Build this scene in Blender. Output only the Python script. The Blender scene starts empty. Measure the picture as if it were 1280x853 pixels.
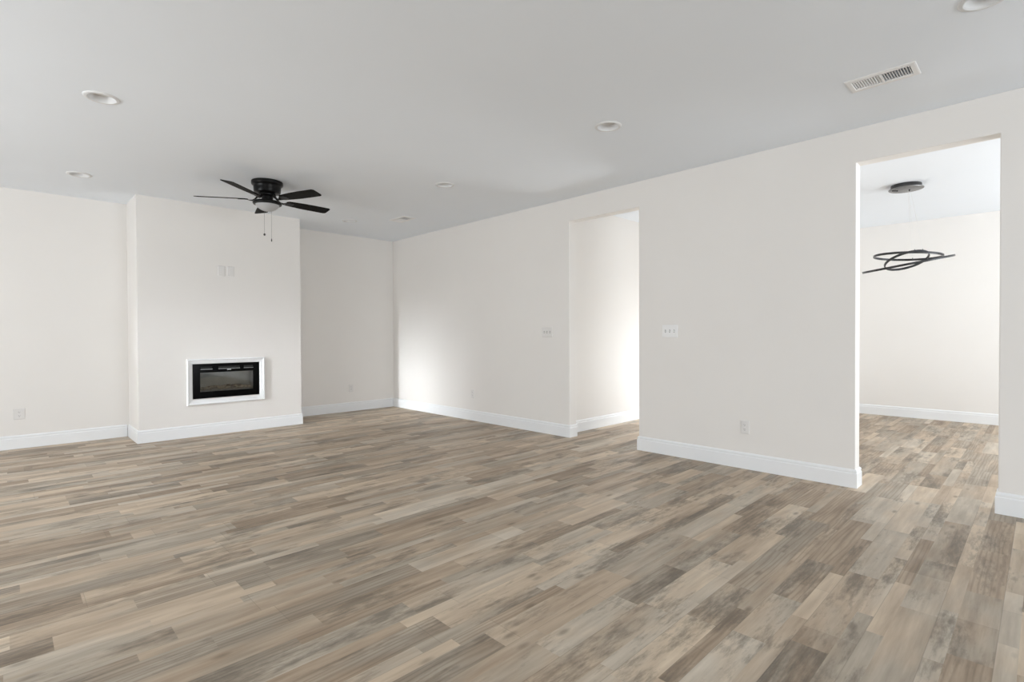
import bpy, bmesh, math, random
from mathutils import Vector, Matrix
random.seed(7)
S = bpy.context.scene
C = S.collection

# ---------------------------------------------------------------- measured room (metres)
CAMZ = 1.1815
H = 2.743
XR, YB, YC = 4.6484, 7.5866, 6.973          # right wall, back wall, chimney breast face
BX0, BX1 = 1.0561, 2.8516                   # chimney breast sides
WT = 0.125                                  # partition thickness
OP = [(0.210, 1.0101), (2.902, 3.8174)]     # openings in the right wall (y ranges)
ZO = 2.482
XL, YF = -3.4, -5.5                         # unseen left wall and wall behind the camera
XD, YD = 9.1005, 2.03                       # dining room far wall / side wall
YDF = -2.4
YH0, YH1, XH = 2.16, 3.969, 7.6             # hall

# ---------------------------------------------------------------- camera
cam = bpy.data.cameras.new('camera'); co = bpy.data.objects.new('camera', cam); C.objects.link(co)
cam.sensor_fit = 'HORIZONTAL'; cam.sensor_width = 36; cam.lens = 651.0078/1280*36
cam.clip_start = 0.02
r = Vector((0.7153761, -0.69872826, -0.00398065)); u = Vector((0.01087138, 0.00543382, 0.99992614)); f = Vector((0.69865503, 0.71536654, -0.01148336))
m = Matrix((r, u, -f)).transposed().to_4x4(); m.translation = (0, 0, CAMZ)
co.matrix_world = m
S.camera = co

# ---------------------------------------------------------------- colour management, world, daylight
S.view_settings.view_transform = 'Standard'; S.view_settings.look = 'None'
S.view_settings.gamma = 1.0; S.view_settings.use_curve_mapping = False
S.view_settings.exposure = 0.07
S.cycles.max_bounces = 14; S.cycles.diffuse_bounces = 9; S.cycles.glossy_bounces = 5
S.cycles.transparent_max_bounces = 12
S.cycles.sample_clamp_indirect = 6.0
w = bpy.data.worlds.new('world'); S.world = w; w.use_nodes = True
w.node_tree.nodes['Background'].inputs[0].default_value = (0.86, 0.93, 1.0, 1)
w.node_tree.nodes['Background'].inputs[1].default_value = 0.4

# unseen windows, placed and sized to balance the light: (room side wall, u range, z range, light power per m2)
DAY = (0.93, 0.97, 1.0)
WIN = [  # name, wall, u0, u1, z0, z1, watt per m2, upward tilt (light off the ground outside)
    ('window_1', 'left', 4.88, 5.56, 0.45, 2.25, 185.0, 0),
    ('window_2', 'left', 2.0, 4.5, 0.30, 1.95, 30.0, -8),
    ('window_3', 'front', 1.2, 4.4, 0.05, 2.15, 31.0, 12),
    ('added_window_4', 'left', -4.5, -1.0, 0.45, 2.15, 16.0, 8),  # added unseen window, a further source to balance the room's light
    ('window_5', 'dining', 5.3, 8.3, 0.35, 2.30, 23.0, 36),
    ('added_window_6', 'hall', 2.4, 3.75, 0.05, 1.15, 41.0, -10),  # added unseen window, set low to brighten the bottom of the hall wall
]
OUT = ((-7.0, 4.55, 2.7), (-3.4, 5.42, 2.06), 0.8, 26.0)   # added lamp outside window_1, throws the bright patch on the right wall: position, aim, size, watts
PO = (5.75, 7.0)                                          # opening between dining room and hall
def daylight(name, wall, u0, u1, z0, z1, p, tilt):
    L = bpy.data.lights.new('daylight', 'AREA'); L.shape = 'RECTANGLE'
    L.size = (u1-u0)*1.05; L.size_y = (z1-z0)*1.05; L.energy = p*(u1-u0)*(z1-z0); L.color = DAY
    o = bpy.data.objects.new('daylight', L); C.objects.link(o)
    uc, zc = (u0+u1)/2, (z0+z1)/2
    d = {'left': Vector((1, 0, 0)), 'front': Vector((0, 1, 0)), 'dining': Vector((0, 1, 0)), 'hall': Vector((-1, 0, 0))}[wall]
    pos = {'left': (XL-.2, uc, zc), 'front': (uc, YF-.2, zc), 'dining': (uc, YDF-.2, zc), 'hall': (XH+.2, uc, zc)}[wall]
    o.location = pos
    d.z = math.tan(math.radians(tilt)); o.rotation_euler = d.to_track_quat('-Z', 'Z').to_euler()
for a in WIN: daylight(*a)
L = bpy.data.lights.new('daylight', 'AREA'); L.shape = 'DISK'; L.size = OUT[2]; L.energy = OUT[3]; L.color = DAY; L.spread = math.radians(24)
o = bpy.data.objects.new('daylight', L); C.objects.link(o); o.location = OUT[0]
o.rotation_euler = (Vector(OUT[1])-Vector(OUT[0])).to_track_quat('-Z', 'Z').to_euler()

# ---------------------------------------------------------------- materials
def mat(name, col, rough=.5, metal=0, spec=.5):
    mt = bpy.data.materials.new(name); mt.use_nodes = True
    b = mt.node_tree.nodes['Principled BSDF']
    b.inputs['Base Color'].default_value = (*col, 1); b.inputs['Roughness'].default_value = rough
    b.inputs['Metallic'].default_value = metal; b.inputs['Specular IOR Level'].default_value = spec
    return mt
def noise_mat(name, c0, c1, scale, rough=.5, metal=0, spec=.5, bump=0, stretch=(1, 1, 1), bscale=None):
    mt = mat(name, c0, rough, metal, spec); nt = mt.node_tree; N = nt.nodes; K = nt.links
    b = N['Principled BSDF']
    tc = N.new('ShaderNodeTexCoord'); mp = N.new('ShaderNodeMapping'); mp.inputs['Scale'].default_value = stretch
    K.new(tc.outputs['Object'], mp.inputs[0])
    n = N.new('ShaderNodeTexNoise'); n.inputs['Scale'].default_value = scale; n.inputs['Detail'].default_value = 4
    K.new(mp.outputs[0], n.inputs['Vector'])
    rp = N.new('ShaderNodeValToRGB'); rp.color_ramp.elements[0].position = .3; rp.color_ramp.elements[1].position = .7
    rp.color_ramp.elements[0].color = (*c0, 1); rp.color_ramp.elements[1].color = (*c1, 1)
    K.new(n.outputs['Fac'], rp.inputs[0]); K.new(rp.outputs[0], b.inputs['Base Color'])
    if bump:
        n2 = N.new('ShaderNodeTexNoise'); n2.inputs['Scale'].default_value = bscale or scale*8; n2.inputs['Detail'].default_value = 3
        K.new(tc.outputs['Object'], n2.inputs['Vector'])
        bp = N.new('ShaderNodeBump'); bp.inputs['Strength'].default_value = bump; bp.inputs['Distance'].default_value = .002
        K.new(n2.outputs['Fac'], bp.inputs['Height']); K.new(bp.outputs[0], b.inputs['Normal'])
    return mt
M = {}
M['wall'] = noise_mat('wall_paint', (.803, .782, .757), (.815, .795, .770), 2.0, .6, spec=.25, bump=.05, bscale=120)
M['ceil'] = noise_mat('ceiling_paint', (.835, .878, .930), (.845, .888, .940), 1.6, .8, spec=.1, bump=.05, bscale=120)
M['trim'] = noise_mat('trim_paint', (.83, .845, .86), (.845, .86, .875), 3.0, .38, spec=.4)
M['white'] = noise_mat('white_plastic', (.80, .80, .79), (.82, .82, .81), 5, .35, spec=.45)
M['plate'] = noise_mat('plate_plastic', (.74, .725, .71), (.76, .745, .73), 5, .35, spec=.4)
M['lite'] = noise_mat('enamel_white', (.83, .83, .83), (.85, .85, .85), 5, .4, spec=.4)
M['can'] = noise_mat('recessed_light_enamel', (.72, .73, .74), (.75, .76, .77), 5, .5, spec=.25)
M['hole'] = mat('dark_recess', (.03, .03, .03), .8)
M['duct'] = noise_mat('duct_shade', (.022, .022, .022), (.035, .035, .035), 9, .7)  # near-black colour, paints in the shade inside the duct
M['black'] = noise_mat('black_enamel', (.004, .004, .004), (.006, .006, .006), 12, .30, spec=.16)
M['blade'] = noise_mat('black_blade_wood', (.005, .0045, .004), (.012, .011, .010), 6, .55, spec=.05, stretch=(2, 22, 2))
M['gloss'] = mat('black_glass', (.002, .002, .002), .12, spec=.07)
M['slot'] = mat('vent_black', (.002, .002, .002), .6)
M['edge'] = mat('lip_highlight', (.30, .30, .30), .35, 1)  # highlight on each slot's lower edge, put into the lip's colour
M['firebox'] = noise_mat('firebox_reflection_tone', (.26, .255, .235), (.36, .35, .315), 7, .7)  # grey lifted to stand for the room reflected in the glass
M['log'] = noise_mat('charred_log', (.08, .06, .04), (.44, .35, .24), 26, .85, bump=.5, bscale=90)
M['ash'] = noise_mat('ember_bed', (.20, .17, .13), (.55, .48, .38), 40, .9, bump=.5, bscale=120)
M['ring'] = noise_mat('brushed_dark_metal', (.045, .045, .047), (.075, .075, .078), 20, .32, .85)
M['canopy'] = noise_mat('canopy_dark_metal', (.05, .05, .05), (.07, .07, .07), 20, .4, .6)
M['steel'] = noise_mat('canopy_face_metal', (.19, .19, .19), (.24, .24, .24), 25, .38, .8)
M['wire'] = mat('suspension_wire', (.72, .72, .72), .5, .3)
M['chain'] = mat('pull_chain', (.20, .19, .18), .4, .7)
M['pend'] = mat('chain_pendant', (.05, .045, .04), .4, .2)

def bowl_mat():
    mt = mat('frosted_glass', (.62, .63, .65), .28, spec=.4); nt = mt.node_tree; N = nt.nodes; K = nt.links
    b = N['Principled BSDF']; t = N.new('ShaderNodeBsdfTranslucent'); t.inputs[0].default_value = (.8, .8, .8, 1)
    mx = N.new('ShaderNodeMixShader'); mx.inputs[0].default_value = .3
    n = N.new('ShaderNodeTexNoise'); n.inputs['Scale'].default_value = 14
    mr = N.new('ShaderNodeMapRange'); mr.inputs['To Min'].default_value = .24; mr.inputs['To Max'].default_value = .36
    K.new(n.outputs['Fac'], mr.inputs['Value']); K.new(mr.outputs[0], b.inputs['Roughness'])
    K.new(b.outputs[0], mx.inputs[1]); K.new(t.outputs[0], mx.inputs[2]); K.new(mx.outputs[0], N['Material Output'].inputs[0])
    return mt
M['bowl'] = bowl_mat()
def pane_mat(name, gloss=1.0, tint=(1, 1, 1)):
    mt = bpy.data.materials.new(name); mt.use_nodes = True; nt = mt.node_tree; N = nt.nodes; K = nt.links
    N.remove(N['Principled BSDF'])
    t = N.new('ShaderNodeBsdfTransparent'); t.inputs[0].default_value = (*tint, 1)
    g = N.new('ShaderNodeBsdfGlossy'); g.inputs['Roughness'].default_value = .03
    fr = N.new('ShaderNodeFresnel'); fr.inputs[0].default_value = 1.5
    ml = N.new('ShaderNodeMath'); ml.operation = 'MULTIPLY'; ml.inputs[1].default_value = gloss; ml.use_clamp = True
    K.new(fr.outputs[0], ml.inputs[0])
    mx = N.new('ShaderNodeMixShader'); K.new(ml.outputs[0], mx.inputs[0]); K.new(t.outputs[0], mx.inputs[1]); K.new(g.outputs[0], mx.inputs[2])
    K.new(mx.outputs[0], N['Material Output'].inputs[0])
    return mt
M['fireglass'] = pane_mat('fireplace_glass', 1.5, (.9, .9, .88))

def floor_mat():
    mt = mat('vinyl_plank', (.3, .26, .2), .45, spec=.35); nt = mt.node_tree; N = nt.nodes; K = nt.links
    b = N['Principled BSDF']
    def val(x):
        n = N.new('ShaderNodeValue'); n.outputs[0].default_value = x; return n.outputs[0]
    def mth(op, a, c=None, d=None):
        n = N.new('ShaderNodeMath'); n.operation = op
        for i, x in enumerate((a, c, d)):
            if x is None: continue
            if isinstance(x, (int, float)): n.inputs[i].default_value = x
            else: K.new(x, n.inputs[i])
        return n.outputs[0]
    def white(wsock):
        n = N.new('ShaderNodeTexWhiteNoise'); n.noise_dimensions = '1D'; K.new(wsock, n.inputs['W']); return n
    def noise(vec, scale, detail=4, rough=.55):
        n = N.new('ShaderNodeTexNoise'); n.inputs['Scale'].default_value = scale; n.inputs['Detail'].default_value = detail
        n.inputs['Roughness'].default_value = rough; K.new(vec, n.inputs['Vector']); return n.outputs['Fac']
    def comb(x, y, z):
        n = N.new('ShaderNodeCombineXYZ')
        for i, s in enumerate((x, y, z)):
            if isinstance(s, (int, float)): n.inputs[i].default_value = s
            else: K.new(s, n.inputs[i])
        return n.outputs[0]
    def mix(fac, a, c, mode='MIX'):
        n = N.new('ShaderNodeMix'); n.data_type = 'RGBA'; n.blend_type = mode
        if isinstance(fac, (int, float)): n.inputs[0].default_value = fac
        else: K.new(fac, n.inputs[0])
        for i, s in ((6, a), (7, c)):
            if isinstance(s, tuple): n.inputs[i].default_value = (*s, 1)
            else: K.new(s, n.inputs[i])
        return n.outputs[2]
    def ramp(fac, pts):
        n = N.new('ShaderNodeValToRGB'); e = n.color_ramp.elements
        while len(e) < len(pts): e.new(.5)
        for k, (p, c) in enumerate(pts):
            e[k].position = p; e[k].color = (*c, 1) if isinstance(c, tuple) else (c, c, c, 1)
        K.new(fac, n.inputs[0]); return n.outputs[0]
    tc = N.new('ShaderNodeTexCoord'); sp = N.new('ShaderNodeSeparateXYZ'); K.new(tc.outputs['Object'], sp.inputs[0])
    X, Y = sp.outputs[0], sp.outputs[1]
    PW = .186
    ry = mth('DIVIDE', mth('SUBTRACT', Y, .121-10*PW), PW)
    row = mth('FLOOR', ry); fy = mth('FRACT', ry)
    rw = white(row).outputs['Value']
    rw2 = white(mth('ADD', row, 311.7)).outputs['Value']
    # each plank row carries two printed strips, wide and narrow
    split = mth('ADD', mth('MULTIPLY', mth('GREATER_THAN', rw2, .5), .36), .32)
    up = mth('GREATER_THAN', fy, split)
    strip = mth('ADD', mth('MULTIPLY', row, 2), up)
    sw = white(mth('ADD', strip, 57.3)).outputs['Value']
    # plank lengths along x
    px = mth('DIVIDE', mth('ADD', X, mth('MULTIPLY', rw, 1.22)), 1.22)
    pf = mth('FRACT', px); pid = mth('ADD', mth('MULTIPLY', row, 37.0), mth('FLOOR', px))
    pw = white(pid).outputs['Value']
    # printed blocks along each strip
    vo = N.new('ShaderNodeTexVoronoi'); vo.voronoi_dimensions = '1D'; vo.feature = 'F1'; vo.inputs['Randomness'].default_value = 1
    vo.inputs['Scale'].default_value = 1
    K.new(mth('ADD', mth('DIVIDE', X, .66), mth('MULTIPLY', sw, 913.0)), vo.inputs['W'])
    sc = N.new('ShaderNodeSeparateColor'); K.new(vo.outputs['Color'], sc.inputs[0])
    b1, b2, b3 = sc.outputs[0], sc.outputs[1], sc.outputs[2]
    off = mth('MULTIPLY', b2, 40.0)
    v_long = comb(mth('MULTIPLY', X, 1.0), mth('MULTIPLY', Y, 9.0), off)
    v_grain = comb(mth('MULTIPLY', X, 3.0), mth('MULTIPLY', Y, 60.0), off)
    v_smudge = comb(mth('MULTIPLY', X, 2.6), mth('MULTIPLY', Y, 7.0), off)
    n1 = noise(v_long, 2.4, 3); n2 = noise(v_grain, 2.2, 5, .65); n3 = noise(v_smudge, 2.0, 6, .68)
    tone = mth('ADD', mth('ADD', mth('MULTIPLY', b1, .42), mth('MULTIPLY', pw, .14)), mth('MULTIPLY', mth('SUBTRACT', n1, .5), .85))
    tone = mth('ADD', tone, .22)
    tone = mth('ADD', tone, mth('MULTIPLY', mth('SUBTRACT', n2, .5), .20))
    base = ramp(tone, [(.05, (0.213, 0.155, 0.105)), (.34, (0.381, 0.291, 0.207)), (.58, (0.510, 0.404, 0.297)), (.80, (0.638, 0.522, 0.390)), (1.0, (0.739, 0.621, 0.475))])
    grey = ramp(tone, [(.05, (0.218, 0.179, 0.136)), (.34, (0.354, 0.299, 0.233)), (.58, (0.474, 0.409, 0.326)), (.80, (0.600, 0.525, 0.428)), (1.0, (0.698, 0.623, 0.518))])
    hue = mth('ADD', mth('MULTIPLY', b3, .75), mth('MULTIPLY', mth('SUBTRACT', noise(v_smudge, .8, 2), .5), 1.6))
    hue = ramp(hue, [(.25, 0.0), (.70, 1.0)])
    col = mix(hue, base, grey)
    # weathered dark smudges, streaked along the grain and broken up
    n4 = noise(comb(mth('MULTIPLY', X, 7.0), mth('MULTIPLY', Y, 34.0), off), 1.6, 6, .72)
    n5 = noise(comb(mth('MULTIPLY', X, 1.5), mth('MULTIPLY', Y, 4.5), mth('MULTIPLY', b3, 23.0)), 1.5, 3, .5)
    sm = ramp(mth('ADD', mth('MULTIPLY', n4, .45), mth('MULTIPLY', n5, .62)), [(.525, 0.0), (.66, 1.0)])
    smk = mth('MULTIPLY', sm, mth('MULTIPLY', mth('GREATER_THAN', b2, .30), .66))
    col = mix(smk, col, (.112, .094, .073))
    # cathedral grain lines on the browner blocks
    wv = N.new('ShaderNodeTexWave'); wv.wave_type = 'BANDS'; wv.bands_direction = 'Y'
    K.new(comb(mth('MULTIPLY', X, .55), fy, mth('MULTIPLY', b1, 9.0)), wv.inputs['Vector'])
    wv.inputs['Scale'].default_value = 2.6; wv.inputs['Distortion'].default_value = 9; wv.inputs['Detail'].default_value = 2; wv.inputs['Detail Scale'].default_value = .9
    wl = ramp(wv.outputs['Fac'], [(.0, 1.0), (.45, 0.0)])
    wk = mth('MULTIPLY', wl, mth('MULTIPLY', mth('LESS_THAN', b1, .22), .36))
    col = mix(wk, col, (.16, .115, .08))
    # small knots
    kn = N.new('ShaderNodeTexVoronoi'); kn.voronoi_dimensions = '3D'; kn.inputs['Scale'].default_value = 1; kn.inputs['Randomness'].default_value = 1
    K.new(comb(mth('MULTIPLY', X, 3.2), mth('MULTIPLY', Y, 8.0), off), kn.inputs['Vector'])
    kk = ramp(kn.outputs['Distance'], [(.05, 1.0), (.15, 0.0)])
    col = mix(mth('MULTIPLY', kk, .5), col, (.10, .078, .055))
    # seams between planks
    e1 = mth('MINIMUM', fy, mth('SUBTRACT', 1.0, fy)); s1 = mth('LESS_THAN', e1, .008)
    e2 = mth('MINIMUM', pf, mth('SUBTRACT', 1.0, pf)); s2 = mth('LESS_THAN', e2, .0011)
    seam = mth('MAXIMUM', s1, s2)
    col = mix(mth('MULTIPLY', seam, .30), col, (.13, .11, .09))
    K.new(col, b.inputs['Base Color'])
    rr = mth('ADD', .36, mth('MULTIPLY', n3, .22)); K.new(rr, b.inputs['Roughness'])
    bp = N.new('ShaderNodeBump'); bp.inputs['Strength'].default_value = .10; bp.inputs['Distance'].default_value = .0015
    K.new(n2, bp.inputs['Height']); K.new(bp.outputs[0], b.inputs['Normal'])
    return mt
M['floor'] = floor_mat()

# ---------------------------------------------------------------- mesh helpers
def link(name, bm, mt, parent=None, smooth=False, bevel=0, seg=2):
    me = bpy.data.meshes.new(name)
    bmesh.ops.recalc_face_normals(bm, faces=bm.faces)
    bm.to_mesh(me); bm.free()
    o = bpy.data.objects.new(name, me); C.objects.link(o)
    for x in (mt if isinstance(mt, (list, tuple)) else [mt]): me.materials.append(x)
    if smooth:
        for p in me.polygons: p.use_smooth = True
        me.set_sharp_from_angle(angle=math.radians(38))
    if bevel:
        b = o.modifiers.new('bevel', 'BEVEL'); b.width = bevel; b.segments = seg; b.limit_method = 'ANGLE'; b.angle_limit = math.radians(40)
    if parent: o.parent = parent
    return o
def tag(o, label=None, cat=None, group=None, kind=None):
    for k, v in (('label', label), ('category', cat), ('group', group), ('kind', kind)):
        if v: o[k] = v
    return o
def struct(name, bm, mt, **k):
    o = link(name, bm, mt, **k); o['kind'] = 'structure'; return o
def empty(name, loc, label, cat, group=None, rot=0):
    o = bpy.data.objects.new(name, None); C.objects.link(o); o.empty_display_size = .05
    o.location = loc; o.rotation_euler = (0, 0, rot); tag(o, label, cat, group); return o
def box(bm, a, b, mi=0, mx=None):
    vs = []
    for x in (a[0], b[0]):
        for y in (a[1], b[1]):
            for z in (a[2], b[2]):
                p = Vector((x, y, z)); vs.append(bm.verts.new(mx @ p if mx else p))
    for q in ((0, 1, 3, 2), (4, 6, 7, 5), (0, 4, 5, 1), (2, 3, 7, 6), (0, 2, 6, 4), (1, 5, 7, 3)):
        fc = bm.faces.new([vs[i] for i in q]); fc.material_index = mi
def lathe(bm, prof, n=48, c=(0, 0, 0), close=False):
    rings = []
    for rr, z in prof:
        if rr < 1e-6: rings.append([bm.verts.new((c[0], c[1], c[2]+z))])
        else: rings.append([bm.verts.new((c[0]+rr*math.cos(2*math.pi*i/n), c[1]+rr*math.sin(2*math.pi*i/n), c[2]+z)) for i in range(n)])
    pairs = list(zip(rings, rings[1:])) + ([(rings[-1], rings[0])] if close else [])
    for a, b in pairs:
        for i in range(n):
            j = (i+1) % n
            if len(a) == 1 and len(b) == 1: continue
            if len(a) == 1: bm.faces.new((a[0], b[i], b[j]))
            elif len(b) == 1: bm.faces.new((a[i], a[j], b[0]))
            else: bm.faces.new((a[i], a[j], b[j], b[i]))
def tube(bm, pts, rad, n=8):
    pts = [Vector(p) for p in pts]; rings = []
    for i, p in enumerate(pts):
        t = (pts[min(i+1, len(pts)-1)]-pts[max(i-1, 0)]).normalized()
        a = t.orthogonal().normalized() if abs(t.z) < .95 else t.cross(Vector((1, 0, 0))).normalized(); b = t.cross(a)
        rr = rad[i] if isinstance(rad, (list, tuple)) else rad
        rings.append([bm.verts.new(p+a*rr*math.cos(2*math.pi*k/n)+b*rr*math.sin(2*math.pi*k/n)) for k in range(n)])
    for a, b in zip(rings, rings[1:]):
        for k in range(n): bm.faces.new((a[k], a[(k+1) % n], b[(k+1) % n], b[k]))
    bm.faces.new(rings[0][::-1]); bm.faces.new(rings[-1])
def panel(bm, axis, p0, p1, us, zs, holes):
    """wall slab between p0 and p1 on axis, with rectangular holes (u0,u1,z0,z1)"""
    U = sorted(set([us[0], us[1]]+[x for h in holes for x in h[:2]])); Z = sorted(set([zs[0], zs[1]]+[x for h in holes for x in h[2:]]))
    def P(p, a, z): return (p, a, z) if axis == 'x' else (a, p, z)
    F = [[bm.verts.new(P(p0, a, z)) for z in Z] for a in U]; B = [[bm.verts.new(P(p1, a, z)) for z in Z] for a in U]
    nu, nz = len(U)-1, len(Z)-1
    def solid(i, k):
        if not (0 <= i < nu and 0 <= k < nz): return False
        a, z = (U[i]+U[i+1])/2, (Z[k]+Z[k+1])/2
        return not any(h[0] < a < h[1] and h[2] < z < h[3] for h in holes)
    for i in range(nu):
        for k in range(nz):
            if not solid(i, k): continue
            for G in (F, B): bm.faces.new((G[i][k], G[i+1][k], G[i+1][k+1], G[i][k+1]))
            if not solid(i-1, k): bm.faces.new((F[i][k], F[i][k+1], B[i][k+1], B[i][k]))
            if not solid(i+1, k): bm.faces.new((F[i+1][k], F[i+1][k+1], B[i+1][k+1], B[i+1][k]))
            if not solid(i, k-1): bm.faces.new((F[i][k], F[i+1][k], B[i+1][k], B[i][k]))
            if not solid(i, k+1): bm.faces.new((F[i][k+1], F[i+1][k+1], B[i+1][k+1], B[i][k+1]))
    for v in [v for v in bm.verts if not v.link_faces]: bm.verts.remove(v)

# ---------------------------------------------------------------- room shell
bm = bmesh.new(); box(bm, (XL-.3, YDF-.3, -.12), (XD+.3, YB+.3, 0)); struct('floor', bm, M['floor'])

# fixtures set into the ceiling
LIGHTS = [(0.476, 4.312), (0.539, 6.493), (3.256, 2.295), (3.29, 4.356), (3.379, 6.605), (3.29, 0.205)]
VENTS = [(3.853, 0.705), (3.850, 6.035)]
VX, VY = .062, .150                                        # half size of a register opening
bm = bmesh.new(); box(bm, (XL-.15, YF-.15, H), (XR+.06, YB+.15, H+.16))
ceil = struct('ceiling', bm, M['ceil'])
cb = bmesh.new()
for x, y in LIGHTS: lathe(cb, [(0, -.05), (.074, -.05), (.074, .06), (0, .06)], 40, (x, y, H))
for x, y in VENTS: box(cb, (x-VX, y-VY, H-.05), (x+VX, y+VY, H+.07))
bmesh.ops.recalc_face_normals(cb, faces=cb.faces)
cm = bpy.data.meshes.new('cut'); cb.to_mesh(cm); cb.free(); cut = bpy.data.objects.new('cut', cm); C.objects.link(cut)
bo = ceil.modifiers.new('holes', 'BOOLEAN'); bo.operation = 'DIFFERENCE'; bo.object = cut; bo.solver = 'EXACT'
dg = bpy.context.evaluated_depsgraph_get(); nm = bpy.data.meshes.new_from_object(ceil.evaluated_get(dg))
ceil.modifiers.clear(); ceil.data = nm; nm.name = 'ceiling'
bpy.data.objects.remove(cut); bpy.data.meshes.remove(cm)
bm = bmesh.new(); box(bm, (XR+.06, YDF-.12, H), (XD+.12, YD+.065, H+.16)); struct('ceiling_dining', bm, M['ceil'])
bm = bmesh.new(); box(bm, (XR+.06, YD+.065, H), (XH+.12, YB+.12, H+.16)); struct('ceiling_hall', bm, M['ceil'])

holes = {'left': [], 'front': [], 'dining': [], 'hall': []}
for n, wl, a, b, z0, z1, p, tl in WIN: holes[wl].append((a, b, z0, z1))
bm = bmesh.new(); panel(bm, 'y', YB, YB+.14, (XL, XR+.06), (0, H), []); struct('wall_back', bm, M['wall'])
bm = bmesh.new(); panel(bm, 'x', XL-.14, XL, (YF-.14, YB+.14), (0, H), holes['left']); struct('wall_left', bm, M['wall'])
bm = bmesh.new(); panel(bm, 'y', YF-.14, YF, (XL, XR), (0, H), holes['front']); struct('wall_front', bm, M['wall'])
bm = bmesh.new(); panel(bm, 'x', XR, XR+WT, (YDF, YB), (0, H), [(a, b, 0, ZO) for a, b in OP])
struct('wall_right', bm, M['wall'], bevel=.005)
# chimney breast with the recess for the fire
FX0, FX1, FZ0, FZ1 = 1.576, 2.320, 0.441, 0.861
bm = bmesh.new(); panel(bm, 'y', YC, YC+.20, (BX0, BX1), (0, H), [(FX0, FX1, FZ0, FZ1)])
box(bm, (BX0, YC+.20, 0), (BX0+.1, YB, H)); box(bm, (BX1-.1, YC+.20, 0), (BX1, YB, H))
bmesh.ops.remove_doubles(bm, verts=bm.verts, dist=1e-5)
struct('wall_chimney', bm, M['wall'])
# dining room and hall beyond the openings
bm = bmesh.new(); panel(bm, 'x', XD, XD+.12, (YDF-.12, YD), (0, H), []); struct('wall_dining_far', bm, M['wall'])
bm = bmesh.new(); panel(bm, 'y', YDF-.12, YDF, (XR+WT, XD), (0, H), holes['dining']); struct('wall_dining_front', bm, M['wall'])
bm = bmesh.new(); panel(bm, 'y', YD, YD+.13, (XR+WT, XD+.12), (0, H), [(PO[0], PO[1], 0, ZO)]); struct('wall_partition', bm, M['wall'])
bm = bmesh.new(); panel(bm, 'y', YH1, YH1+.12, (XR+WT, XH+.12), (0, H), []); struct('wall_hall', bm, M['wall'])
bm = bmesh.new(); panel(bm, 'x', XH, XH+.12, (YD+.13, YH1), (0, H), holes['hall']); struct('wall_hall_far', bm, M['wall'])

# windows (out of frame, laid out for the light they give)
for n, wl, a, b, z0, z1, p, tl in WIN:
    bm = bmesh.new(); fr = .05
    pz = {'left': XL-.10, 'front': YF-.10, 'dining': YDF-.09, 'hall': XH+.05}[wl]
    ax = 'x' if wl in ('left', 'hall') else 'y'
    mid = (a+b)/2; zm = (z0+z1)/2
    panel(bm, ax, pz, pz+.05, (a, b), (z0, z1), [(a+fr, mid-.02, z0+fr, zm-.02), (mid+.02, b-fr, z0+fr, zm-.02), (a+fr, mid-.02, zm+.02, z1-fr), (mid+.02, b-fr, zm+.02, z1-fr)])
    struct(n, bm, M['trim'])

# baseboards: flat board with a stepped bead on top, swept round the corners
BT = .015
PROF = [(0, 0), (.015, 0), (.015, .106), (.0135, .111), (.0105, .113), (.0105, .120), (.0125, .123), (.0115, .131), (.0065, .139), (.003, .142), (0, .142)]
def sweep(name, path):
    """path: plan points, board grows to the left of travel; mitred corners"""
    P = [Vector((x, y)) for x, y in path]; bm = bmesh.new(); rows = []
    for i, p in enumerate(P):
        d0 = (P[i]-P[i-1]).normalized() if i else None; d1 = (P[i+1]-P[i]).normalized() if i < len(P)-1 else None
        n0 = Vector((-d0.y, d0.x)) if d0 else None; n1 = Vector((-d1.y, d1.x)) if d1 else None
        if n0 and n1:
            k = n0+n1; mv = k*(2/k.length_squared)
        else: mv = n0 or n1
        rows.append([bm.verts.new((p.x+mv.x*t, p.y+mv.y*t, z)) for t, z in PROF])
    for a, b in zip(rows, rows[1:]):
        for k in range(len(PROF)-1): bm.faces.new((a[k], b[k], b[k+1], a[k+1]))
    bm.faces.new(rows[0]); bm.faces.new(rows[-1][::-1])
    return struct(name, bm, M['trim'])
y1, y2, y3, y4 = OP[0][1], OP[1][0], OP[1][1], OP[0][0]
sweep('baseboard_back', [(XR-.02, YB), (BX1+.02, YB)])
sweep('baseboard_chimney', [(BX1, YB), (BX1, YC), (BX0, YC), (BX0, YB)])
sweep('baseboard_left', [(BX0-.02, YB), (XL, YB), (XL, YF)])
sweep('baseboard_right', [(XR+WT, y3), (XR, y3), (XR, YB)])
sweep('baseboard_middle', [(PO[0], YD), (XR+WT, YD), (XR+WT, y1), (XR, y1), (XR, y2), (XR+WT, y2), (XR+WT, YD+.13), (PO[0], YD+.13)])
sweep('baseboard_near', [(XR, YF), (XR, y4), (XR+WT, y4), (XR+WT, YDF)])
sweep('baseboard_hall', [(XH, YH1), (XR+WT, YH1)])
sweep('baseboard_dining', [(XD, YDF), (XD, YD), (PO[1], YD)])

# ---------------------------------------------------------------- electric fireplace
fx, fz = (1.519+2.379)/2, .644
fp = empty('electric_fireplace', (fx, YC, .372), 'black electric fireplace in a white frame, built into the chimney breast', 'fireplace')
fp.empty_display_size = .1
def part(name, bm, mt, parent, org, **k):
    """bm in world coordinates -> child with coordinates local to its thing"""
    bmesh.ops.translate(bm, verts=bm.verts, vec=-Vector(org))
    return link(name, bm, mt, parent, **k)
O = (fx, YC, .372)
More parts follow.
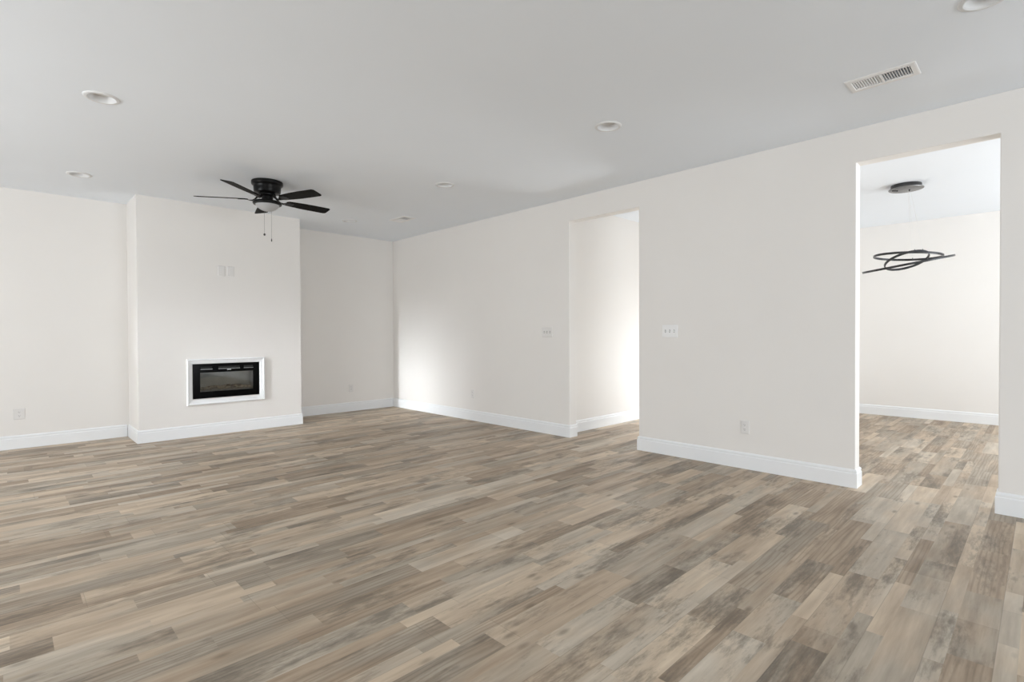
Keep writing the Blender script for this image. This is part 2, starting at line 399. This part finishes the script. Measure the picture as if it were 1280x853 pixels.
# moulded white frame, mitred, with a raised outer bead
bm = bmesh.new()
ox0, ox1, oz0, oz1 = 1.519, 2.379, .372, .913
fw_ = ox1-ox0
prof = [(0, 0), (0, .022), (.006, .028), (.014, .028), (.019, .021), (.046, .017), (.053, .014), (.058, .010), (.058, 0)]
rows = []
for t, d in prof:
    rows.append([bm.verts.new(v) for v in ((ox0+t, YC-d, oz0+t), (ox1-t, YC-d, oz0+t), (ox1-t, YC-d, oz1-t), (ox0+t, YC-d, oz1-t))])
for a, b in zip(rows, rows[1:]):
    for k in range(4): bm.faces.new((a[k], a[(k+1) % 4], b[(k+1) % 4], b[k]))
part('frame', bm, M['trim'], fp, O)
# black glass face with the viewing window and three heater slots
ix0, ix1, iz0, iz1 = FX0+.002, FX1-.002, FZ0+.002, FZ1-.002
W, Hh = ix1-ix0, iz1-iz0
gx0, gx1, gz0, gz1 = ix0+W*.108, ix0+W*.905, iz0+Hh*.185, iz0+Hh*.735
sl = [(ix0+W*.115, ix0+W*.285), (ix0+W*.37, ix0+W*.695), (ix0+W*.755, ix0+W*.905)]
sz0, sz1 = iz0+Hh*.838, iz0+Hh*.905
bm = bmesh.new(); panel(bm, 'y', YC-.006, YC+.006, (ix0, ix1), (iz0, iz1), [(gx0, gx1, gz0, gz1)]+[(a, b, sz0, sz1) for a, b in sl])
part('front_panel', bm, M['gloss'], fp, O)
for a, b in sl:
    bm = bmesh.new(); box(bm, (a-.004, YC+.008, sz0-.004), (b+.004, YC+.014, sz1+.004))
    for k in range(3): box(bm, (a, YC+.001, sz0+(k+.5)*(sz1-sz0)/3-.0015), (b, YC+.008, sz0+(k+.5)*(sz1-sz0)/3+.0015))
    v = part('heater_vent', bm, M['slot'], fp, O)
    bm = bmesh.new(); box(bm, (a, YC-.0085, sz0-.006), (b, YC-.006, sz0-.001)); part('lip', bm, M['edge'], v, O)
    v.children[0].location = (0, 0, 0)
bm = bmesh.new(); box(bm, (ix0+W*.50, YC-.0078, iz0+Hh*.792), (ix0+W*.56, YC-.006, iz0+Hh*.808)); part('maker_mark', bm, mat('silver_print', (.7, .7, .7), .4), fp, O)
# firebox behind the window
bm = bmesh.new(); d0, d1 = YC+.010, YC+.165
gg = .012
panel(bm, 'y', d1-.006, d1, (gx0-gg, gx1+gg), (gz0-gg, gz1+gg), [])
box(bm, (gx0-gg, d0+.006, gz0-gg), (gx0-gg+.006, d1-.006, gz1+gg)); box(bm, (gx1+gg-.006, d0+.006, gz0-gg), (gx1+gg, d1-.006, gz1+gg))
box(bm, (gx0-gg+.006, d0+.006, gz0-gg), (gx1+gg-.006, d1-.006, gz0-gg+.006)); box(bm, (gx0-gg+.006, d0+.006, gz1+gg-.006), (gx1+gg-.006, d1-.006, gz1+gg))
part('firebox', bm, M['firebox'], fp, O)
bm = bmesh.new(); panel(bm, 'y', YC-.001, YC+.001, (gx0, gx1), (gz0, gz1), []); part('window_glass', bm, M['fireglass'], fp, O)
# ember bed and split logs
rnd = random.Random(5)
bm = bmesh.new(); nx, ny = 60, 8
g = [[bm.verts.new((gx0+(gx1-gx0)*i/nx, d0+.01+(d1-d0-.02)*k/ny, gz0+.010+rnd.random()*.016+.018*k/ny)) for k in range(ny+1)] for i in range(nx+1)]
for i in range(nx):
    for k in range(ny): bm.faces.new((g[i][k], g[i+1][k], g[i+1][k+1], g[i][k+1]))
part('ember_bed', bm, M['ash'], fp, O, smooth=True)
for i in range(11):
    bm = bmesh.new(); t = (i+.5)/11
    x = gx0+.04+(gx1-gx0-.08)*t; L = .045+rnd.random()*.03; an = rnd.uniform(-.7, .7); ti = rnd.uniform(-.15, .35)
    y = d0+.045+rnd.random()*.05; z = gz0+.034+rnd.random()*.016
    dv = Vector((math.cos(an), math.sin(an)*.6, ti)).normalized()
    pts = [Vector((x, y, z))+dv*L*s for s in (-1, -.6, -.1, .4, 1)]
    rad = [.007+rnd.random()*.005, .011+rnd.random()*.004, .012+rnd.random()*.004, .012+rnd.random()*.003, .006+rnd.random()*.005]
    tube(bm, pts, rad, 9)
    for v in bm.verts: v.co += Vector((rnd.uniform(-1, 1), rnd.uniform(-1, 1), rnd.uniform(-1, 1)))*.0018
    part('log', bm, M['log'], fp, O, smooth=True)

# ---------------------------------------------------------------- ceiling fan
FC = (1.929, 5.514)
fan = empty('ceiling_fan', (FC[0], FC[1], H), 'black five-bladed hugger ceiling fan with a frosted light bowl and pull chains', 'ceiling fan')
def z_(z): return z-H
bm = bmesh.new(); lathe(bm, [(0, 0), (.140, 0), (.147, z_(2.739)), (.148, z_(2.716)), (.144, z_(2.706)), (.133, z_(2.699)), (.1285, z_(2.692)), (.127, z_(2.665)), (.125, z_(2.640)), (.120, z_(2.627)), (.100, z_(2.621)), (0, z_(2.620))], 56)
link('motor_housing', bm, M['black'], fan, smooth=True)
bm = bmesh.new(); lathe(bm, [(0, z_(2.6195)), (.078, z_(2.6195)), (.082, z_(2.612)), (.080, z_(2.602)), (.060, z_(2.598)), (.054, z_(2.594)), (.053, z_(2.552)), (.049, z_(2.548)), (0, z_(2.547))], 48)
link('switch_housing', bm, M['black'], fan, smooth=True)
bm = bmesh.new(); lathe(bm, [(.030, z_(2.5465)), (.060, z_(2.5465)), (.112, z_(2.545)), (.129, z_(2.540)), (.1355, z_(2.531)), (.1360, z_(2.520)), (.131, z_(2.511)), (.121, z_(2.507)), (.112, z_(2.508)), (.110, z_(2.518)), (.030, z_(2.530))], 56, close=True)
link('light_fitter', bm, M['black'], fan, smooth=True)
bm = bmesh.new(); lathe(bm, [(.1095, z_(2.516)), (.1110, z_(2.507)), (.105, z_(2.495)), (.092, z_(2.480)), (.075, z_(2.467)), (.055, z_(2.4565)), (.034, z_(2.4495)), (.016, z_(2.4465)), (0, z_(2.4455))], 56)
bowl = link('light_bowl', bm, M['bowl'], fan, smooth=True)
so = bowl.modifiers.new('thick', 'SOLIDIFY'); so.thickness = .003; so.offset = -1
A0 = 4.4
def blade_pts():
    out = []
    x0, x1, w0, w1 = .185, .662, .050, .068
    def hw(x): return w0+(w1-w0)*min(1, max(0, (x-x0)/(.45*(x1-x0))))
    def arc(cx, cy, rr, a0, a1, n=6): return [(cx+rr*math.cos(math.radians(a0+(a1-a0)*i/n)), cy+rr*math.sin(math.radians(a0+(a1-a0)*i/n))) for i in range(n+1)]
    rc = .030
    out += [(x0+.004, -w0+.018), (x0+.022, -w0)]
    out += [(x0+(x1-x0)*t, -hw(x0+(x1-x0)*t)) for t in (.2, .4, .6, .8)]
    out += arc(x1-rc, -w1+rc, rc, -90, 0) + arc(x1-rc, w1-rc, rc, 0, 90)
    out += [(x0+(x1-x0)*t, hw(x0+(x1-x0)*t)) for t in (.8, .6, .4, .2)]
    out += [(x0+.022, w0), (x0+.004, w0-.018)]
    return out
for k in range(5):
    ang = math.radians(A0+72*k); Rz = Matrix.Rotation(ang, 4, 'Z')
    mx = Rz @ Matrix.Translation((0, 0, z_(2.562))) @ Matrix.Rotation(math.radians(-12), 4, 'X')
    bm = bmesh.new(); P = blade_pts()
    lo = [bm.verts.new((x, y, -.0028)) for x, y in P]; hi = [bm.verts.new((x, y, .0028)) for x, y in P]
    bm.faces.new(lo[::-1]); bm.faces.new(hi)
    for i in range(len(P)): bm.faces.new((lo[i], lo[(i+1) % len(P)], hi[(i+1) % len(P)], hi[i]))
    b_ = link('blade', bm, M['blade'], fan, bevel=.0012, seg=1); b_.matrix_local = mx
    # curved blade iron: bent bar that spreads into a plate under the blade
    bm = bmesh.new(); rows = []
    for rr, z, hwid in ((.066, .046, .015), (.082, .040, .013), (.100, .022, .011), (.118, .001, .010), (.140, -.011, .010), (.165, -.012, .014), (.186, -.0065, .030), (.215, -.0055, .040), (.250, -.0055, .034), (.272, -.0055, .016)):
        tw = min(1, max(0, (rr-.10)/.085)); tilt = -math.tan(math.radians(12))*tw
        rows.append([bm.verts.new((rr, s*hwid, z+tilt*s*hwid+t)) for s, t in ((-1, -.009*(1-tw)-.0025), (1, -.009*(1-tw)-.0025), (1, .0025+.003*(1-tw)), (-1, .0025+.003*(1-tw)))])
    for a, b in zip(rows, rows[1:]):
        for q in range(4): bm.faces.new((a[q], a[(q+1) % 4], b[(q+1) % 4], b[q]))
    bm.faces.new(rows[0]); bm.faces.new(rows[-1][::-1])
    ir = link('blade_iron', bm, M['black'], fan, bevel=.001, seg=1); ir.matrix_local = Rz @ Matrix.Translation((0, 0, z_(2.562)))
vd = Vector((.333, .943)); rd = Vector((.943, -.333))
for lat, zend, ball in ((-.030, 2.232, True), (.036, 2.178, False)):
    p = vd*.1315+rd*lat; bm = bmesh.new()
    p = p.normalized()*.1335
    p = vd*math.sqrt(.1335**2-lat**2)+rd*lat
    tube(bm, [(p.x, p.y, z_(2.528)), (p.x, p.y, z_(zend+.012))], .0011, 6)
    zz = zend+.02
    while zz < 2.525:
        bmesh.ops.create_icosphere(bm, subdivisions=1, radius=.0017, matrix=Matrix.Translation((p.x, p.y, z_(zz)))); zz += .012
    ch = link('pull_chain', bm, M['chain'], fan)
    bm = bmesh.new()
    if ball: lathe(bm, [(0, .013), (.005, .011), (.0095, .004), (.0105, -.002), (.008, -.009), (.003, -.0125), (0, -.013)], 16, (p.x, p.y, z_(zend)))
    else: lathe(bm, [(0, .016), (.003, .015), (.0045, .009), (.0055, -.004), (.005, -.013), (.002, -.016), (0, -.016)], 16, (p.x, p.y, z_(zend)))
    link('pendant', bm, M['pend'], ch, smooth=True)

# ---------------------------------------------------------------- recessed ceiling lights
LL = ['recessed ceiling light to the left of the ceiling fan, the large near one',
      'recessed ceiling light left of the fan, near the back wall beside the chimney breast',
      'recessed ceiling light in front of the narrow opening, in the middle of the ceiling',
      'recessed ceiling light halfway between the fan blades and the narrow opening',
      'recessed ceiling light just right of the fan blade tips, near the back alcove',
      'recessed ceiling light nearest the viewer, cut off by the top picture edge']
for (x, y), lb in zip(LIGHTS, LL):
    t = empty('recessed_light', (x, y, H), lb, 'ceiling light', 'recessed ceiling lights')
    bm = bmesh.new(); lathe(bm, [(.0735, .002), (.0735, -.003), (.078, -.008), (.090, -.008), (.097, -.004), (.099, 0), (.0735, 0)][:6]+[(.080, .0)], 48, close=True)
    link('trim_ring', bm, M['can'], t, smooth=True)
    bm = bmesh.new(); lathe(bm, [(.0735, 0), (.062, .030), (.060, .032)], 48); link('baffle', bm, M['can'], t, smooth=True)
    bm = bmesh.new(); lathe(bm, [(.062, .032), (.045, .0295), (.022, .028), (0, .0275)], 48); link('lens', bm, M['can'], t, smooth=True)

# ---------------------------------------------------------------- ceiling air registers
VL = ['white louvred ceiling vent, the large one near the right wall and wide opening',
      'white louvred ceiling vent, the small far one by the back corner of the room']
for (x, y), lb in zip(VENTS, VL):
    t = empty('air_vent', (x, y, H), lb, 'vent', 'ceiling air vents')
    px_, py_ = .102, .178
    bm = bmesh.new(); rows = []
    for a, z in ((0, 0), (.002, -.004), (.010, -.0065), (.034, -.0065), (.0385, -.003), (.0385, .012)):
        rows.append([bm.verts.new((sx*(px_-a), sy*(py_-a*.85), z)) for sx, sy in ((-1, -1), (1, -1), (1, 1), (-1, 1))])
    for a, b in zip(rows, rows[1:]):
        for k in range(4): bm.faces.new((a[k], a[(k+1) % 4], b[(k+1) % 4], b[k]))
    iy = py_-.0385*.85
    link('face_plate', bm, M['lite'], t)
    bm = bmesh.new(); box(bm, (-.062, -.006, -.006), (.062, .006, .010)); link('centre_bar', bm, M['lite'], t)
    for sgn in (-1, 1):
        for k in range(10):
            yy = sgn*(.008+(k+.6)*(iy-.008)/10.2)
            bm = bmesh.new(); mx = Matrix.Translation((0, yy, .001)) @ Matrix.Rotation(sgn*math.radians(46), 4, 'X')
            box(bm, (-.0635, -.0006, -.0052), (.0635, .0006, .0052), 0, mx); link('louvre', bm, M['lite'], t)
    bm = bmesh.new(); box(bm, (-VX+.001, -VY+.001, .050), (VX-.001, VY-.001, .056)); link('dark_backing', bm, M['duct'], t)  # dark sheet painted as the shade behind the louvres

# ---------------------------------------------------------------- outlets, plates, switches
def wall_frame(loc, wall):
    # local x along the wall (to the viewer's right), local y out of the wall towards the room is -y
    return {'back': 0.0, 'right': -math.pi/2}[wall]
def plate_bm(w, h, d=.006):
    bm = bmesh.new(); rows = []
    for a, yy in ((0, 0), (0, -.0025), (.003, -d*.85), (.007, -d)):
        rows.append([bm.verts.new((sx*(w/2-a), yy, sz*(h/2-a))) for sx, sz in ((-1, -1), (1, -1), (1, 1), (-1, 1))])
    for a, b in zip(rows, rows[1:]):
        for k in range(4): bm.faces.new((a[k], a[(k+1) % 4], b[(k+1) % 4], b[k]))
    bm.faces.new(rows[-1]); bm.faces.new(rows[0][::-1])
    return bm
def screw(parent, x, z, d=.006):
    bm = bmesh.new(); lathe(bm, [(0, .0012), (.0022, .0010), (.0032, 0), (.0032, -.001), (0, -.001)], 14)
    s = link('screw', bm, M['lite'], parent, smooth=True); s.location = (x, -d, z); s.rotation_euler = (math.pi/2, 0, 0)
def outlet(loc, wall, label, w=.074, h=.118, mt='plate'):
    o = link('wall_outlet', plate_bm(w, h), M[mt]); o.location = loc; o.rotation_euler = (0, 0, wall_frame(loc, wall))
    tag(o, label, 'outlet', 'wall outlets')
    for s in (1, -1):
        bm = bmesh.new(); n = 24; pts = []
        for i in range(n):
            a = 2*math.pi*i/n; pts.append((.0168*math.cos(a), max(-.0128, min(.0128, .0168*math.sin(a)))))
        lo = [bm.verts.new((x, -.0055, z)) for x, z in pts]; hi = [bm.verts.new((x, -.0085, z)) for x, z in pts]
        bm.faces.new(hi)
        for i in range(n): bm.faces.new((lo[i], lo[(i+1) % n], hi[(i+1) % n], hi[i]))
        rc = link('receptacle', bm, M[mt], o); rc.location = (0, 0, s*.0195)
        bm = bmesh.new(); box(bm, (-.0072, -.0088, -.001), (-.0050, -.0080, .0075)); box(bm, (.0050, -.0088, 0), (.0070, -.0080, .0065)); box(bm, (-.0022, -.0088, -.0095), (.0022, -.0080, -.0050))
        link('socket_slots', bm, M['hole'], rc)
    screw(o, 0, 0)
    return o
outlet((.112, YB, .366), 'back', 'white wall outlet low on the back wall left of the chimney breast', .092, .116)
outlet((3.884, YB, .362), 'back', 'white wall outlet low in the alcove right of the chimney breast')
outlet((XR, 5.542, .372), 'right', 'white wall outlet low on the right wall, left of the narrow opening')
outlet((XR, 1.836, .365), 'right', 'white wall outlet low on the wall between the two openings')
def deco_plate(loc, label, kind):
    o = link('wall_plate', plate_bm(.078, .124), M['plate']); o.location = loc; tag(o, label, 'wall plate', 'plates above the fireplace')
    bm = bmesh.new(); box(bm, (-.0168, -.0078, -.0335), (.0168, -.005, .0335)); ins = link('insert', bm, M['plate'], o, bevel=.001)
    for s in (1, -1): screw(o, 0, s*.048)
    return o
deco_plate((1.898, YC, 1.971), 'blank-looking white wall plate above the fireplace, left one of the pair', 0)
deco_plate((1.999, YC, 1.971), 'blank-looking white wall plate above the fireplace, right one of the pair', 1)
def switch(loc, label, mt):
    o = link('light_switch', plate_bm(.165, .122), M[mt]); o.location = loc; o.rotation_euler = (0, 0, -math.pi/2)
    tag(o, label, 'light switch', 'triple light switches')
    for k in (-1, 0, 1):
        bm = bmesh.new(); box(bm, (-.0055, -.0064, -.0125), (.0055, -.0058, .0125)); tr = link('toggle', bm, M['hole'], o); tr.location = (k*.046, 0, 0)
        bm = bmesh.new(); vs = []
        for x, y, z in ((-.0042, -.006, -.010), (.0042, -.006, -.010), (.0042, -.006, .005), (-.0042, -.006, .005), (-.0034, -.0165, .0035), (.0034, -.0165, .0035), (.0034, -.0165, .0095), (-.0034, -.0165, .0095)): vs.append(bm.verts.new((x, y, z)))
        for q in ((0, 1, 2, 3), (4, 5, 6, 7), (0, 1, 5, 4), (1, 2, 6, 5), (2, 3, 7, 6), (3, 0, 4, 7)): bm.faces.new([vs[i] for i in q])
        link('lever', bm, M[mt], tr, bevel=.0008, seg=1)
        for s in (1, -1): screw(o, k*.046, s*.0305)
switch((XR, 4.155, 1.214), 'white triple light switch on the left side of the narrow opening', 'plate')
switch((XR, 2.556, 1.213), 'white triple light switch on the wall right of the narrow opening', 'lite')

# ---------------------------------------------------------------- ring chandelier in the dining room
CC = Vector((6.802, 1.030, H))
ch = empty('ring_chandelier', CC, 'dark metal chandelier of three tilted rings hanging in the dining room', 'chandelier')
bm = bmesh.new(); lathe(bm, [(0, 0), (.130, 0), (.132, -.004), (.132, -.040), (.0, -.040)], 48); link('canopy', bm, M['canopy'], ch, smooth=True)
bm = bmesh.new(); lathe(bm, [(0, -.040), (.150, -.040), (.152, -.043), (.150, -.048), (.146, -.050), (0, -.050)], 48); cf_ = link('canopy_plate', bm, M['steel'], ch, smooth=True)
for lf, fa in ((.115, .03), (.094, .03), (.073, .03), (-.035, .0)):
    bm = bmesh.new(); lathe(bm, [(0, -.0505), (.008, -.0505), (.008, -.058), (.004, -.062), (0, -.062)], 12, (-.715*lf+.70*fa, .699*lf+.715*fa, 0)); link('cable_grip', bm, M['canopy'], cf_, smooth=True)
RINGS = [((-.050, -.0227, -.7567), (.0261, -.0599, 1), .290), ((.0012, -.0083, -.8349), (-.1274, .1402, 1), .3884), ((-.007, -.0071, -.7956), (.2793, .3166, 1), .192)]
def ring_axes(nv):
    n = Vector(nv).normalized(); a = n.cross(Vector((0, 1, 0))).normalized(); return n, a, n.cross(a)
def ring_pt(k, deg, dz=0):
    c, nv, R = RINGS[k]; n, a, b = ring_axes(nv); t = math.radians(deg)
    return Vector(c)+(a*math.cos(t)+b*math.sin(t))*R+n*dz
for c, nv, R in RINGS:
    n, a, b = ring_axes(nv); bm = bmesh.new(); N_ = 128; rows = []
    for i in range(N_):
        t = 2*math.pi*i/N_; e = a*math.cos(t)+b*math.sin(t)
        rows.append([bm.verts.new(Vector(c)+e*(R+dr)+n*dz) for dr, dz in ((-.005, -.011), (-.006, -.0095), (-.006, .0095), (-.005, .011), (.005, .011), (.006, .0095), (.006, -.0095), (.005, -.011))])
    for i in range(N_):
        A, B = rows[i], rows[(i+1) % N_]
        for q in range(8): bm.faces.new((A[q], A[(q+1) % 8], B[(q+1) % 8], B[q]))
    link('ring', bm, M['ring'], ch, smooth=True)
for p0, p1 in (((-.01, -.020, -.049), ring_pt(2, 30, .008)), ((.0, -.035, -.049), ring_pt(2, 55, .008)), ((.01, -.012, -.049), ring_pt(0, 180, .008))):
    bm = bmesh.new(); tube(bm, [p0, p1], .0008, 6); link('suspension_wire', bm, M['wire'], ch)
for k, d in ((2, 30), (2, 55), (0, 180), (2, 112)):
    p = ring_pt(k, d, .010); bm = bmesh.new(); lathe(bm, [(0, .012), (.003, .011), (.0045, .006), (.0045, -.004), (0, -.004)], 12, tuple(p)); link('clip', bm, M['steel'], ch, smooth=True)
